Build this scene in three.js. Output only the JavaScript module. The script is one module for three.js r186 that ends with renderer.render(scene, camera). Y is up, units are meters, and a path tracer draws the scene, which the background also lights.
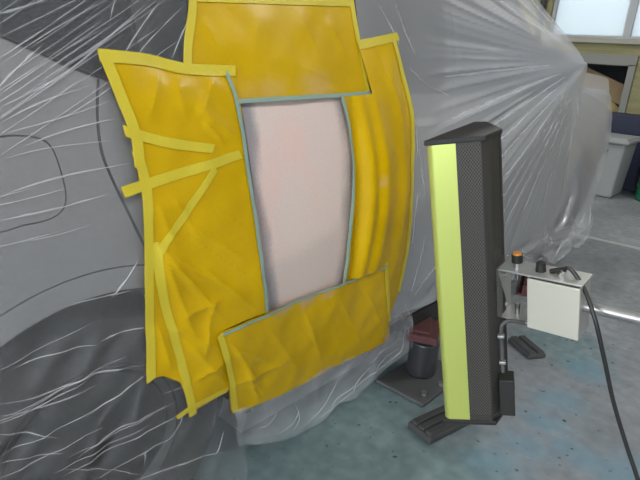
import * as THREE from 'three';
import { mergeGeometries, mergeVertices } from 'three/addons/utils/BufferGeometryUtils.js';
import { TessellateModifier } from 'three/addons/modifiers/TessellateModifier.js';
import { RoundedBoxGeometry } from 'three/addons/geometries/RoundedBoxGeometry.js';
import { ImprovedNoise } from 'three/addons/math/ImprovedNoise.js';
import { RectAreaLightUniformsLib } from 'three/addons/lights/RectAreaLightUniformsLib.js';

// ------------------------------------------------------------------ camera, sky, light, exposure
const scene = new THREE.Scene();
const F = 545, V3 = (x, y, z) => new THREE.Vector3(x, y, z), V2 = (x, y) => new THREE.Vector2(x, y);
const rad = THREE.MathUtils.degToRad;
const EYE = V3(0, 1.12, 0.85);
const AZ = rad(48.75), PITCH = rad(19), ROLL = rad(4);
const FW = V3(Math.sin(AZ) * Math.cos(PITCH), -Math.sin(PITCH), -Math.cos(AZ) * Math.cos(PITCH));
const RT0 = V3(Math.cos(AZ), 0, Math.sin(AZ)), UP0 = RT0.clone().cross(FW);
const RT = RT0.clone().multiplyScalar(Math.cos(ROLL)).addScaledVector(UP0, Math.sin(ROLL));
const UPV = RT0.clone().multiplyScalar(-Math.sin(ROLL)).addScaledVector(UP0, Math.cos(ROLL));
const camera = new THREE.PerspectiveCamera(2 * Math.atan(240 / F) * 180 / Math.PI, 640 / 480, 0.05, 60);
camera.position.copy(EYE);
camera.quaternion.setFromRotationMatrix(new THREE.Matrix4().makeBasis(RT, UPV, FW.clone().negate()));
camera.updateMatrixWorld();
scene.background = new THREE.Color().setRGB(0.86, 0.93, 1.0);      // even overcast sky outside the workshop
scene.backgroundIntensity = 72;
RectAreaLightUniformsLib.init();
const renderer = new THREE.WebGLRenderer();
renderer.toneMapping = THREE.LinearToneMapping;
renderer.toneMappingExposure = 0.096;
renderer.shadowMap.enabled = true;

// ------------------------------------------------------------------ helpers
const PN = new ImprovedNoise();
const noise = (x, y = 0, z = 0) => PN.noise(x, y, z);
const fbm = (x, y, z = 0, o = 4) => { let s = 0, a = 0.5; for (let i = 0; i < o; i++) { s += a * noise(x, y, z + i * 7.3); x *= 2.03; y *= 2.03; a *= 0.5; } return s; };
let seed = 7;
const rnd = () => { seed = (seed * 1664525 + 1013904223) >>> 0; return seed / 4294967296; };
const clamp = (v, a, b) => Math.min(b, Math.max(a, v));
const sm = (a, b, v) => { const t = clamp((v - a) / (b - a), 0, 1); return t * t * (3 - 2 * t); };
const ray = (px, py) => FW.clone().addScaledVector(RT, (px - 320) / F).addScaledVector(UPV, -(py - 240) / F);
const at = (px, py, depth) => EYE.clone().addScaledVector(ray(px, py), depth);            // point at a distance along the view
const onFloor = (px, py, y = 0) => { const d = ray(px, py); return EYE.clone().addScaledVector(d, (y - EYE.y) / d.y); };
const onX = (px, py, x) => { const d = ray(px, py); return EYE.clone().addScaledVector(d, (x - EYE.x) / d.x); };
const toPx = v => { const d = v.clone().sub(EYE), z = d.dot(FW); return [320 + F * d.dot(RT) / z, 240 - F * d.dot(UPV) / z]; };
const names = new Map();
function numbered(n) { const k = names.get(n) || 0; names.set(n, k + 1); return k ? n + '_' + String(k).padStart(3, '0') : n; }
function shade(o) { o.castShadow = true; o.receiveShadow = true; return o; }
function group(name, label, category, pos, grp) {
  const o = new THREE.Group(); o.name = numbered(name); scene.add(o);
  if (pos) o.position.copy(pos);
  o.userData = { label, category }; if (grp) o.userData.group = grp;
  return o;
}
function mesh(name, geos, mat, parent, label) {          // geometry in world axes; placed into the parent's frame
  const g = Array.isArray(geos) ? (geos.length > 1 ? merge(geos) : geos[0]) : geos;
  const m = shade(new THREE.Mesh(g, mat)); m.name = parent ? name : numbered(name);
  if (label) m.userData.label = label;
  if (parent) { parent.add(m); parent.updateWorldMatrix(true, false); m.applyMatrix4(parent.matrixWorld.clone().invert()); } else scene.add(m);
  return m;
}
function thing(name, label, category, geos, mat, grp) { const m = mesh(name, geos, mat); m.userData = { label, category }; if (grp) m.userData.group = grp; return m; }
function struct(name, geos, mat, parent) { const m = mesh(name, geos, mat, parent); if (!parent) m.userData.kind = 'structure'; return m; }
function merge(list) {
  return mergeGeometries(list.map(g => { const q = g.index ? g.toNonIndexed() : g; for (const k of Object.keys(q.attributes)) if (!['position', 'normal', 'uv'].includes(k)) q.deleteAttribute(k); return q; }));
}
const box = (sx, sy, sz, x = 0, y = 0, z = 0, r = 0) => (r ? new RoundedBoxGeometry(sx, sy, sz, 2, r) : new THREE.BoxGeometry(sx, sy, sz)).translate(x, y, z);
const span = (x0, x1, y0, y1, z0, z1, r) => box(Math.abs(x1 - x0), Math.abs(y1 - y0), Math.abs(z1 - z0), (x0 + x1) / 2, (y0 + y1) / 2, (z0 + z1) / 2, r);
function oriented(g, o, u, v, w) { return g.applyMatrix4(new THREE.Matrix4().makeBasis(u, v, w).setPosition(o)); }
function cyl(a, b, r0, r1 = r0, seg = 24) {
  const d = b.clone().sub(a), L = d.length();
  const g = new THREE.CylinderGeometry(r1, r0, L, seg);
  g.applyQuaternion(new THREE.Quaternion().setFromUnitVectors(V3(0, 1, 0), d.normalize()));
  const c = a.clone().add(b).multiplyScalar(0.5); return g.translate(c.x, c.y, c.z);
}
const tube = (pts, r, n = 64, seg = 10) => new THREE.TubeGeometry(new THREE.CatmullRomCurve3(pts, false, 'centripetal'), n, r, seg, false);
function dataTex(w, h, fn, { srgb = true, rx = 1, ry = 1, wrap = true } = {}) {
  const d = new Uint8Array(w * h * 4);
  for (let j = 0; j < h; j++) for (let i = 0; i < w; i++) { const c = fn(i / w, j / h, i, j), k = (j * w + i) * 4; d[k] = clamp(c[0], 0, 255); d[k + 1] = clamp(c[1], 0, 255); d[k + 2] = clamp(c[2], 0, 255); d[k + 3] = 255; }
  const t = new THREE.DataTexture(d, w, h); t.magFilter = THREE.LinearFilter; t.minFilter = THREE.LinearFilter;
  if (wrap) t.wrapS = t.wrapT = THREE.RepeatWrapping; t.repeat.set(rx, ry);
  if (srgb) t.colorSpace = THREE.SRGBColorSpace; t.needsUpdate = true; return t;
}
const std = p => new THREE.MeshStandardMaterial(p), phys = p => new THREE.MeshPhysicalMaterial(p);
const lin = (r, g, b) => new THREE.Color().setRGB(r, g, b);

// ------------------------------------------------------------------ the car's side as a height over (x, y): z = S(x, y)
function S(x, y) {
  let z = 0;
  if (y > 1.04) z = -0.055 - (y - 1.04) * 0.28; else if (y > 0.2) z = -0.055 * ((y - 0.62) / 0.42) ** 2; else z = -0.055;
  if (x > 3.15) z -= (x - 3.15) ** 2 * 0.55;
  if (x < 0) z -= x * x * 0.15;
  return z;
}
function onS(px, py, off = 0) {                              // the point of the car's side that a pixel looks at
  const d = ray(px, py); let z = 0, p;
  for (let i = 0; i < 12; i++) { const t = (z + off - EYE.z) / d.z; p = EYE.clone().addScaledVector(d, t); z = S(p.x, p.y); }
  return p;
}
const xy = (list, off = 0) => list.map(([a, b]) => { const p = onS(a, b, off); return V2(p.x, Math.max(p.y, 0.012)); });
function smoothLine(pts, n = 6, closed = false) { return new THREE.SplineCurve(closed ? [...pts, pts[0]] : pts).getSpacedPoints(pts.length * n); }
// a sheet that follows z = H(x, y) inside an outline, with thickness and its own edges
function sheet(outline, H, { holes = [], thick = 0, edge = 0.03, iter = 8 } = {}) {
  const shp = new THREE.Shape(outline);
  for (const h of holes) shp.holes.push(new THREE.Path(h));
  let g = new TessellateModifier(edge, iter).modify(new THREE.ShapeGeometry(shp));
  g.deleteAttribute('normal'); g.deleteAttribute('uv');
  g = mergeVertices(g, 1e-5);
  return relief(g, H, thick);
}
function relief(g, H, thick) {
  const p = g.attributes.position, n = p.count, idx = Array.from(g.index.array), e = 0.002;
  const pos = [], nor = [], uv = [], out = [];
  for (let i = 0; i < n; i++) {
    const x = p.getX(i), y = p.getY(i), z = H(x, y);
    const v = V3(-(H(x + e, y) - H(x - e, y)) / (2 * e), -(H(x, y + e) - H(x, y - e)) / (2 * e), 1).normalize();
    pos.push(x, y, z); nor.push(v.x, v.y, v.z); uv.push(x, y);
  }
  for (let i = 0; i < idx.length; i += 3) {
    const [a, b, c] = [idx[i], idx[i + 1], idx[i + 2]];
    const ar = (pos[b * 3] - pos[a * 3]) * (pos[c * 3 + 1] - pos[a * 3 + 1]) - (pos[b * 3 + 1] - pos[a * 3 + 1]) * (pos[c * 3] - pos[a * 3]);
    if (Math.abs(ar) < 1e-12) continue;
    if (ar > 0) out.push(a, b, c); else out.push(a, c, b);
  }
  if (thick > 0) {
    const edges = new Map();
    for (let i = 0; i < out.length; i += 3) for (const [a, b] of [[out[i], out[i + 1]], [out[i + 1], out[i + 2]], [out[i + 2], out[i]]]) { const k = Math.min(a, b) + '_' + Math.max(a, b); edges.has(k) ? edges.set(k, null) : edges.set(k, [a, b]); }
    const front = out.slice(), base = n;
    for (let i = 0; i < n; i++) { pos.push(pos[i * 3], pos[i * 3 + 1], pos[i * 3 + 2] - thick); nor.push(-nor[i * 3], -nor[i * 3 + 1], -nor[i * 3 + 2]); uv.push(uv[i * 2], uv[i * 2 + 1]); }
    for (let i = 0; i < front.length; i += 3) out.push(front[i] + base, front[i + 2] + base, front[i + 1] + base);
    for (const ed of edges.values()) {
      if (!ed) continue; const [a, b] = ed, k = pos.length / 3;
      const nx = pos[b * 3 + 1] - pos[a * 3 + 1], ny = -(pos[b * 3] - pos[a * 3]), L = Math.hypot(nx, ny) || 1;
      for (const [v, dz] of [[a, 0], [b, 0], [b, thick], [a, thick]]) { pos.push(pos[v * 3], pos[v * 3 + 1], pos[v * 3 + 2] - dz); nor.push(nx / L, ny / L, 0); uv.push(uv[v * 2], uv[v * 2 + 1]); }
      out.push(k, k + 3, k + 2, k, k + 2, k + 1);
    }
  }
  const r = new THREE.BufferGeometry();
  r.setAttribute('position', new THREE.Float32BufferAttribute(pos, 3)); r.setAttribute('normal', new THREE.Float32BufferAttribute(nor, 3)); r.setAttribute('uv', new THREE.Float32BufferAttribute(uv, 2));
  r.setIndex(out); return r;
}
// a strip of tape along a line on z = H; ends torn a little askew
function strip(line, width, H, thick = 0.0004, cross = 4) {
  const c = new THREE.SplineCurve(line), L = c.getLength(), n = Math.max(6, Math.round(L / 0.008));
  const pos = [], idx = [];
  for (let i = 0; i <= n; i++) {
    const t = i / n, p = c.getPointAt(t), q = c.getTangentAt(t), w = width * (1 + 0.06 * noise(t * L * 30, width * 90, line[0].x * 9));
    const skew = i === 0 ? 0.004 * Math.sin(line[0].x * 77) : i === n ? 0.004 * Math.cos(line[0].y * 91) : 0;
    for (let k = 0; k <= cross; k++) { const s = k / cross - 0.5; pos.push(p.x - q.y * w * s + q.x * skew * s * 2, p.y + q.x * w * s + q.y * skew * s * 2, 0); }
    if (i < n) for (let k = 0; k < cross; k++) { const a = i * (cross + 1) + k, b = a + cross + 1; idx.push(a, b, b + 1, a, b + 1, a + 1); }
  }
  const g = new THREE.BufferGeometry(); g.setAttribute('position', new THREE.Float32BufferAttribute(pos, 3)); g.setIndex(idx);
  return relief(g, H, thick);
}
// a pinched fold of film: a small ridge that thins out at both ends
function fold(pts, width, height, H) {
  const c = new THREE.SplineCurve(pts), n = 60, pos = [], idx = [];
  for (let i = 0; i <= n; i++) {
    const t = i / n, p = c.getPointAt(t), q = c.getTangentAt(t), s = Math.min(1, Math.sin(Math.PI * clamp(t, 0.012, 0.988)) * 1.5) * (0.8 + 0.6 * noise(t * 7, pts[0].x * 31, pts[0].y * 17));
    for (const [a, h] of [[-1, 0], [-0.35, 0.8], [0, 1], [0.35, 0.8], [1, 0]]) { const x = p.x - q.y * a * width * s / 2, y = p.y + q.x * a * width * s / 2; pos.push(x, y, H(x, y) + 0.0004 + h * height * s); }
    if (i < n) for (let k = 0; k < 4; k++) { const a = i * 5 + k, b = a + 5; idx.push(a, b, b + 1, a, b + 1, a + 1); }
  }
  const g = new THREE.BufferGeometry(); g.setAttribute('position', new THREE.Float32BufferAttribute(pos, 3)); g.setIndex(idx); g.computeVertexNormals(); return g;
}

// ------------------------------------------------------------------ materials
const paintBump = dataTex(128, 128, () => { const v = 120 + rnd() * 30; return [v, v, v]; }, { srgb: false, rx: 14, ry: 14 });
const M = {
  silver: phys({ color: lin(0.3, 0.3, 0.305), metalness: 0.5, roughness: 0.45, clearcoat: 0.5, clearcoatRoughness: 0.15 }),
  core: std({ color: lin(0.14, 0.14, 0.145), roughness: 0.7 }),
  glass: phys({ color: lin(0.012, 0.014, 0.016), roughness: 0.3, specularIntensity: 0.25 }),
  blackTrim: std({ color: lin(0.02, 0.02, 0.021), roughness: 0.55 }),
  rubber: std({ color: lin(0.038, 0.038, 0.039), roughness: 0.85 }),
  rim: std({ color: lin(0.45, 0.46, 0.47), metalness: 0.8, roughness: 0.35 }),
  chrome: std({ color: lin(0.75, 0.75, 0.76), metalness: 1, roughness: 0.15 }),
  ...Object.fromEntries(Object.entries({ film: 0.11, filmFoldGlint: 0.4, filmHem: 0.27, filmHazy: 0.32, filmHazyFoldGlint: 0.26 })      // one film; doubled layers let less through; fold opacity also paints in glints
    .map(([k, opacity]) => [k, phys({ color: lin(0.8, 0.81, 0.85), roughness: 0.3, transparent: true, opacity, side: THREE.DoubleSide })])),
  tape: phys({ color: lin(0.76, 0.62, 0.04), roughness: 0.45, transmission: 0.15, thickness: 0, bumpScale: 0.0012, bumpMap: dataTex(256, 256, (u, v) => { const q = 128 + 110 * fbm(u * 14, v * 14, 2, 3) + 40 * noise(u * 60, v * 60, 7); return [q, q, q]; }, { srgb: false, rx: 5, ry: 5 }) }),
  greenTape: std({ color: lin(0.27, 0.39, 0.33), roughness: 0.6 }),
};

// ------------------------------------------------------------------ the workshop
const X0 = -4, X1 = 6.3, Z0 = -5, Z1 = 4.6, HC = 3.6;
{
  // painted concrete floor: grey with worn teal paint, pale blue overspray and dark specks
  const strokes = [[500, 462, 0.1], [525, 445, 0.1], [545, 425, 0.09], [560, 400, 0.1], [590, 370, 0.1], [560, 445, 0.07], [590, 462, 0.08], [625, 478, 0.12]].map(([a, b, r]) => { const p = onFloor(a, b); return [p.x, p.z, r * 0.95]; });
  const teal = [[270, 460, 0.3], [330, 430, 0.33], [380, 390, 0.3], [400, 450, 0.22], [560, 345, 0.2], [460, 470, 0.2], [320, 470, 0.3]].map(([a, b, r]) => { const p = onFloor(a, b); return [p.x, p.z, r]; });
  const N = 2048, W = 7;
  const t = dataTex(N, N, (u, v) => {
    const x = u * W, z = 3.5 - v * W;
    const big = fbm(x * 1.6, z * 1.6, 3, 4), fine = fbm(x * 22, z * 22, 9, 3), mid = fbm(x * 6, z * 6, 5, 3);
    let r = 134 + big * 34 + fine * 26 + mid * 14, g = 138 + big * 36 + fine * 26 + mid * 14, b = 142 + big * 38 + fine * 26 + mid * 14;
    let k = 0; for (const [a, c, q] of teal) k = Math.max(k, 1 - sm(q * 0.4, q * 1.25, Math.hypot(x - a, z - c) + mid * 0.18));
    k *= 0.75; r += (98 - r) * k * 0.7 + fine * 22 * k; g += (132 - g) * k * 0.7 + fine * 24 * k; b += (134 - b) * k * 0.7 + fine * 24 * k;
    let s = 0; for (const [a, c, q] of strokes) s = Math.max(s, 1 - sm(q * 0.2, q * 1.5, Math.hypot(x - a, z - c) + mid * 0.1));
    s *= 0.55; r += (110 - r) * s; g += (150 - g) * s; b += (170 - b) * s;
    const speck = noise(x * 60, z * 60, 1) + 0.6 * noise(x * 25, z * 25, 4);
    const dirt = sm(0.62, 0.85, speck) * (0.35 + 0.65 * sm(-0.05, 0.25, big + k * 0.2)); r *= 1 - dirt * 0.6; g *= 1 - dirt * 0.6; b *= 1 - dirt * 0.58;
    const pale = sm(0.35, 0.6, fbm(x * 40, z * 40, 21, 2) + big * 0.4); r += pale * 24; g += pale * 25; b += pale * 26;
    return [r, g, b];
  }, { wrap: true });
  const bump = dataTex(512, 512, (u, v) => { const q = 128 + 90 * fbm(u * 40, v * 40, 2, 3); return [q, q, q]; }, { srgb: false, rx: 3, ry: 3 });
  const fm = std({ map: t, roughness: 0.55, bumpMap: bump, bumpScale: 0.0012 });
  const g = box(X1 - X0 + 0.4, 0.2, Z1 - Z0 + 0.4, (X0 + X1) / 2, -0.1, (Z0 + Z1) / 2);
  const p = g.attributes.position, uv = g.attributes.uv; for (let i = 0; i < p.count; i++) uv.setXY(i, p.getX(i) / W, (3.5 - p.getZ(i)) / W);
  const floor = struct('floor', g, fm);
  const a = onFloor(597, 239), b = onFloor(645, 250), lm = std({ color: lin(0.4, 0.4, 0.39), roughness: 0.7 });
  const d = b.clone().sub(a).normalize();
  const m = new THREE.BoxGeometry(2.6, 0.002, 0.05); m.rotateY(-Math.atan2(d.z, d.x)); m.translate(a.x + d.x * 1.0, 0.001, a.z + d.z * 1.0);
  mesh('floor_line', m, lm, floor, 'worn white painted line');

  const wallTex = dataTex(256, 256, (u, v) => { const q = fbm(u * 9, v * 9, 1, 4) * 26 + fbm(u * 60, v * 60, 2, 2) * 12; return [132 + q, 127 + q, 92 + q * 0.9]; });
  const wm = std({ map: wallTex, roughness: 0.85 }), cm = std({ color: lin(0.42, 0.42, 0.4), roughness: 0.9 }), gm = std({ color: lin(0.4, 0.4, 0.39), roughness: 0.85 });
  struct('ceiling', span(X0 - 0.2, X1 + 0.2, HC, HC + 0.2, Z0 - 0.2, Z1 + 0.2), cm);
  // unseen vehicle doorway open behind the camera, widened to let more light in
  struct('wall_rear', [span(X0 - 0.2, X0, 0, HC, Z0, -4.6), span(X0 - 0.2, X0, 0, HC, 3.9, Z1), span(X0 - 0.2, X0, 3.3, HC, -4.6, 3.9)], gm);
  struct('wall_side', span(X0 - 0.2, X1 + 0.2, 0, HC, Z0 - 0.2, Z0), gm);
  struct('wall_aisle', span(X0 - 0.2, X1 + 0.2, 0, HC, Z1, Z1 + 0.2), gm);
  // far wall: windows over a sill, and a storage recess under it
  const wy = 1.44, wt = 2.7, rz0 = -1.55, rz1 = -0.73, ry0 = 0.56, ry1 = 1.2;
  const far = struct('wall_far', [
    span(X1, X1 + 0.2, wt, HC, Z0, Z1), span(X1, X1 + 0.2, 0, wt, 2.0, Z1), span(X1, X1 + 0.2, 0, wt, Z0, -1.62),
    span(X1, X1 + 0.2, ry1, wy, -1.62, 2.0), span(X1, X1 + 0.2, 0, ry0, -1.62, 2.0), span(X1, X1 + 0.2, ry0, ry1, rz1, 2.0), span(X1, X1 + 0.2, ry0, ry1, -1.62, rz0),
  ], wm);
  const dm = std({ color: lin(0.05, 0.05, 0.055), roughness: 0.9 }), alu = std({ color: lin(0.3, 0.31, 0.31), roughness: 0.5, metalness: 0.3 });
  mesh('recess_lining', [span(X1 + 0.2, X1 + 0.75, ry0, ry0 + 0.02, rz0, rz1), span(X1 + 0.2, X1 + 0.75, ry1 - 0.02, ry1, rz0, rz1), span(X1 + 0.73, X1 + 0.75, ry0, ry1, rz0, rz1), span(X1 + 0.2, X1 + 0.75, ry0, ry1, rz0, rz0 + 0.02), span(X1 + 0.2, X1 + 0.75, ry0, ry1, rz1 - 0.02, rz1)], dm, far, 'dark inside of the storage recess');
  const tm = std({ color: lin(0.2, 0.2, 0.18), roughness: 0.7 });
  mesh('recess_frame', [span(X1 - 0.03, X1, ry1 - 0.01, ry1 + 0.09, rz0 - 0.06, rz1 + 0.06), span(X1 - 0.03, X1, ry0, ry1, rz1 - 0.005, rz1 + 0.06), span(X1 - 0.03, X1, ry0, ry1, rz0 - 0.06, rz0 + 0.005)], tm, far, 'grey frame round the storage recess');
  mesh('sill', span(X1 - 0.06, X1 + 0.1, wy - 0.05, wy, -1.66, 2.0, 0.008), std({ color: lin(0.3, 0.29, 0.24), roughness: 0.7 }), far);
  const pane = phys({ color: lin(0.45, 0.475, 0.48), transmission: 0.9, roughness: 0.75, thickness: 0 });
  const divs = [-1.62, -0.84, -0.02, 0.8, 2.0];
  for (let i = 0; i < 4; i++) {
    const a = divs[i], b = divs[i + 1];
    const w = struct('window_' + (i + 1), [span(X1 + 0.05, X1 + 0.1, wy, wy + 0.03, a, b), span(X1 + 0.05, X1 + 0.1, wt - 0.04, wt, a, b), span(X1 + 0.04, X1 + 0.11, wy, wt, a, a + 0.035), span(X1 + 0.04, X1 + 0.11, wy, wt, b - 0.035, b)], alu);
    mesh('pane', span(X1 + 0.072, X1 + 0.078, wy + 0.02, wt - 0.02, a + 0.03, b - 0.03), pane, w, 'frosted window pane');
  }
  thing('drain_pipe', 'thin black vertical pipe beside the frosted window', 'pipe', cyl(V3(X1 - 0.05, 0, -1.7), V3(X1 - 0.05, HC, -1.7), 0.028, 0.028, 12), M.blackTrim);
  // outside
  struct('ground_forecourt', span(-16, X0 - 0.2, -0.25, -0.05, -12, 12), std({ color: lin(0.35, 0.35, 0.34), roughness: 0.9 }));
  // added ceiling tube lamps, out of view, to fill the room with light
  const fillLampGlow = std({ color: lin(0.9, 0.9, 0.9), emissive: lin(1, 0.98, 0.93), emissiveIntensity: 40 }), white = std({ color: lin(0.7, 0.7, 0.7), roughness: 0.6 });
  for (const [x, z] of [[-1.6, -1.6], [0.9, -1.6], [3.4, -1.6], [-0.4, 1.9], [3.6, 1.9]]) {
    const l = group('fill_ceiling_lamp', 'added unseen twin tube ceiling lamp filling light over the workshop floor', 'lamp', V3(x, HC, z), 'added ceiling fill lamps');
    mesh('housing', box(1.25, 0.06, 0.2, x, HC - 0.03, z, 0.01), white, l);
    for (const s of [-1, 1]) mesh('tube', cyl(V3(x - 0.6, HC - 0.085, z + s * 0.05), V3(x + 0.6, HC - 0.085, z + s * 0.05), 0.016, 0.016, 12), fillLampGlow, l);
    const r = new THREE.RectAreaLight(lin(1, 0.98, 0.94), 880, 1.2, 0.16); r.position.set(0, -0.115, 0); r.rotation.x = -Math.PI / 2; l.add(r);
  }
}

// ------------------------------------------------------------------ the car
const AC = V2(0.40, 0.33), AR = 0.364, ARO = 0.406;      // rear wheel arch
const FC = V2(3.17, 0.43), FR = 0.39;                     // front wheel arch
const arc = (c, r, a0, a1, n = 24) => Array.from({ length: n + 1 }, (_, i) => { const a = rad(a0 + (a1 - a0) * i / n); return V2(c.x + r * Math.cos(a), c.y + r * Math.sin(a)); });
const car = group('car', 'silver car masked with yellow film and clear sheeting for a door repair', 'car', V3(1.6, 0, -0.7));
const doorTopX = 1.03;
{
  const skin = 0.02, off = (d = 0) => (x, y) => S(x, y) + d;
  const seam = smoothLine(xy([[100, 79], [99, 113], [103, 150], [113, 177], [131, 215], [148, 250]]), 5);
  const tail = arc(AC, ARO + 0.008, 62, -12, 16);
  const seamAll = [...seam.filter(p => p.y > tail[0].y + 0.01), ...tail];
  const fuel = smoothLine([...xy([[10, 136.5], [34, 138], [50, 147], [60, 172], [65, 195], [62, 209], [50, 218], [25, 224]]), V2(0.245, 0.845), V2(0.235, 0.955)], 8, true); fuel.pop();
  const grow = (pts, d) => { const c = pts.reduce((a, p) => a.add(p), V2(0, 0)).divideScalar(pts.length); return pts.map(p => p.clone().add(p.clone().sub(c).normalize().multiplyScalar(d))); };
  const beltPx = xy([[100, 79.5], [70, 69], [40, 55], [0, 38]]);
  const quarter = [...beltPx, V2(-0.15, 1.15), V2(-0.62, 1.16), V2(-0.72, 0.6), V2(-0.7, 0.25), V2(AC.x - ARO - 0.002, 0.25), ...arc(AC, ARO + 0.0025, 180, 62, 26), ...seamAll.filter(p => p.y > 0.69).reverse().map(p => V2(p.x - 0.0055, p.y))];
  mesh('rear_quarter_panel', sheet(quarter, off(), { holes: [grow(fuel, 0.0028)], thick: skin }), M.silver, car, 'silver rear quarter panel');
  mesh('fuel_door', sheet(fuel, off(0.001), { thick: 0.012 }), M.silver, car, 'silver fuel filler flap with rounded corners');
  mesh('wheel_arch_flare', sheet([...arc(AC, ARO, 178, -14, 50), ...arc(AC, AR, -14, 178, 50)], (x, y) => S(x, y) + 0.001, { thick: 0.05, edge: 0.02 }), M.silver, car, 'silver lip round the rear wheel arch');
  const B = 1.15;
  mesh('rear_door', sheet([...seamAll, V2(0.81, 0.215), V2(B, 0.215), V2(B, 0.6), V2(B, doorTopX), V2(0.7, doorTopX), V2(0.5, 1.035)], off(), { thick: skin }), M.silver, car, 'silver rear door under repair');
  mesh('front_door', sheet([V2(B + 0.006, 0.275), V2(2.3, 0.275), V2(2.36, 0.5), V2(2.34, 1.0), V2(B + 0.006, doorTopX)], off(), { thick: skin }), M.silver, car, 'silver front door');
  mesh('sill_front_strip', sheet([V2(1.5, 0.205), V2(2.78, 0.205), V2(2.78, 0.27), V2(1.5, 0.27)], (x, y) => S(x, y) + 0.004, { thick: 0.03, edge: 0.04 }), M.blackTrim, car, 'lower sill strip coloured black under the front door');  // front stretch of the sill coloured black, the rear stretch silver
  mesh('sill', sheet([V2(0.8, 0.135), V2(1.5, 0.135), V2(1.5, 0.209), V2(0.8, 0.209)], (x, y) => S(x, y) - 0.012 - Math.max(0, 0.19 - y) ** 2 * 6, { thick: 0.1, edge: 0.04 }), M.silver, car);
  mesh('front_fender', sheet([V2(2.37, 0.215), V2(2.8, 0.215), ...arc(FC, FR, 212, -20, 40), V2(3.9, 0.3), V2(3.95, 0.7), V2(3.8, 0.95), V2(3.4, 1.02), V2(2.35, 1.04), V2(2.365, 0.6)], off(), { thick: skin }), M.silver, car, 'silver front fender');
  // windows with black surrounds
  const gl = (d) => (x, y) => S(x, y) - d;
  mesh('rear_side_window', sheet([...beltPx.map(p => V2(p.x, p.y + 0.006)), V2(-0.5, 1.17), V2(-0.35, 1.52), V2(0.55, 1.56), V2(0.53, 1.03)], gl(0.012), { thick: 0.006 }), M.glass, car, 'dark tinted quarter window');
  mesh('rear_door_window', sheet([V2(0.56, 1.05), V2(1.1, 1.05), V2(1.1, 1.56), V2(0.58, 1.56)], gl(0.012), { thick: 0.006 }), M.glass, car, 'dark tinted rear door window');
  mesh('front_door_window', sheet([V2(1.2, 1.05), V2(2.5, 1.04), V2(2.28, 1.3), V2(2.0, 1.56), V2(1.2, 1.56)], gl(0.012), { thick: 0.006 }), M.glass, car, 'dark tinted front door window');
  mesh('window_surround', [sheet([V2(0.535, 1.04), V2(0.56, 1.04), V2(0.58, 1.58), V2(0.555, 1.58)], off(-0.004), { thick: 0.01 }), sheet([V2(1.1, 1.035), V2(1.2, 1.035), V2(1.2, 1.58), V2(1.1, 1.58)], off(-0.004), { thick: 0.01 }), sheet([V2(0.56, 1.033), V2(2.5, 1.02), V2(2.5, 1.04), V2(0.56, 1.05)], off(-0.003), { thick: 0.01 })], M.blackTrim, car, 'black window trim');
  // inner body and roof
  const prof = new THREE.Shape([V2(-0.66, 0.3), V2(-0.1, 0.3), ...arc(AC, 0.36, 180, 0, 18), V2(0.8, 0.22), V2(2.75, 0.22), ...arc(FC, 0.38, 200, 0, 18), V2(3.75, 0.3), V2(3.8, 0.85), V2(3.3, 0.94), V2(2.92, 1.0), V2(2.2, 1.6), V2(-0.35, 1.58), V2(-0.6, 1.15)]);
  mesh('inner_body', new THREE.ExtrudeGeometry(prof, { depth: 1.1, bevelEnabled: false }).translate(0, 0, -1.42), M.core, car, 'grey body shell behind the outer panels');
  mesh('roof', new THREE.ExtrudeGeometry(new THREE.Shape([V2(-0.4, 1.585), V2(-0.2, 1.63), V2(0.6, 1.66), V2(1.8, 1.65), V2(2.25, 1.605), V2(2.2, 1.585)]), { depth: 1.16, bevelEnabled: true, bevelSize: 0.02, bevelThickness: 0.04, bevelSegments: 3 }).translate(0, 0, -1.42), M.silver, car);
  mesh('windscreen', new THREE.ExtrudeGeometry(new THREE.Shape([V2(2.93, 1.01), V2(2.96, 1.01), V2(2.24, 1.61), V2(2.21, 1.61)]), { depth: 1.06, bevelEnabled: false }).translate(0, 0, -1.4), M.glass, car, 'dark windscreen');
  mesh('bonnet', new THREE.ExtrudeGeometry(new THREE.Shape([V2(2.97, 1.06), V2(3.3, 1.05), V2(3.8, 0.95), V2(3.78, 0.91), V2(2.97, 0.94)]), { depth: 0.92, bevelEnabled: true, bevelSize: 0.02, bevelThickness: 0.03, bevelSegments: 3 }).translate(0, 0, -1.3), M.silver, car);
  // handle, mirror, wheels
  const hp = onS(425, 122);
  mesh('door_handle', [sheet([V2(hp.x - 0.05, hp.y - 0.011), V2(hp.x + 0.05, hp.y - 0.011), V2(hp.x + 0.06, hp.y), V2(hp.x + 0.05, hp.y + 0.011), V2(hp.x - 0.05, hp.y + 0.011), V2(hp.x - 0.06, hp.y)], (x, y) => S(x, y) + 0.006, { thick: 0.01, edge: 0.02 })], std({ color: lin(0.6, 0.6, 0.61), roughness: 0.3, metalness: 0.5 }), car, 'bright door handle');
  const mir = mesh('mirror', new THREE.SphereGeometry(1, 32, 20).scale(0.075, 0.08, 0.11).translate(2.05, 1.11, 0.05), M.blackTrim, car, 'dark door mirror housing');
  mesh('mirror_stalk', cyl(V3(2.1, 1.06, -0.06), V3(2.06, 1.08, 0.02), 0.025, 0.03, 14), M.blackTrim, mir);
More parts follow.
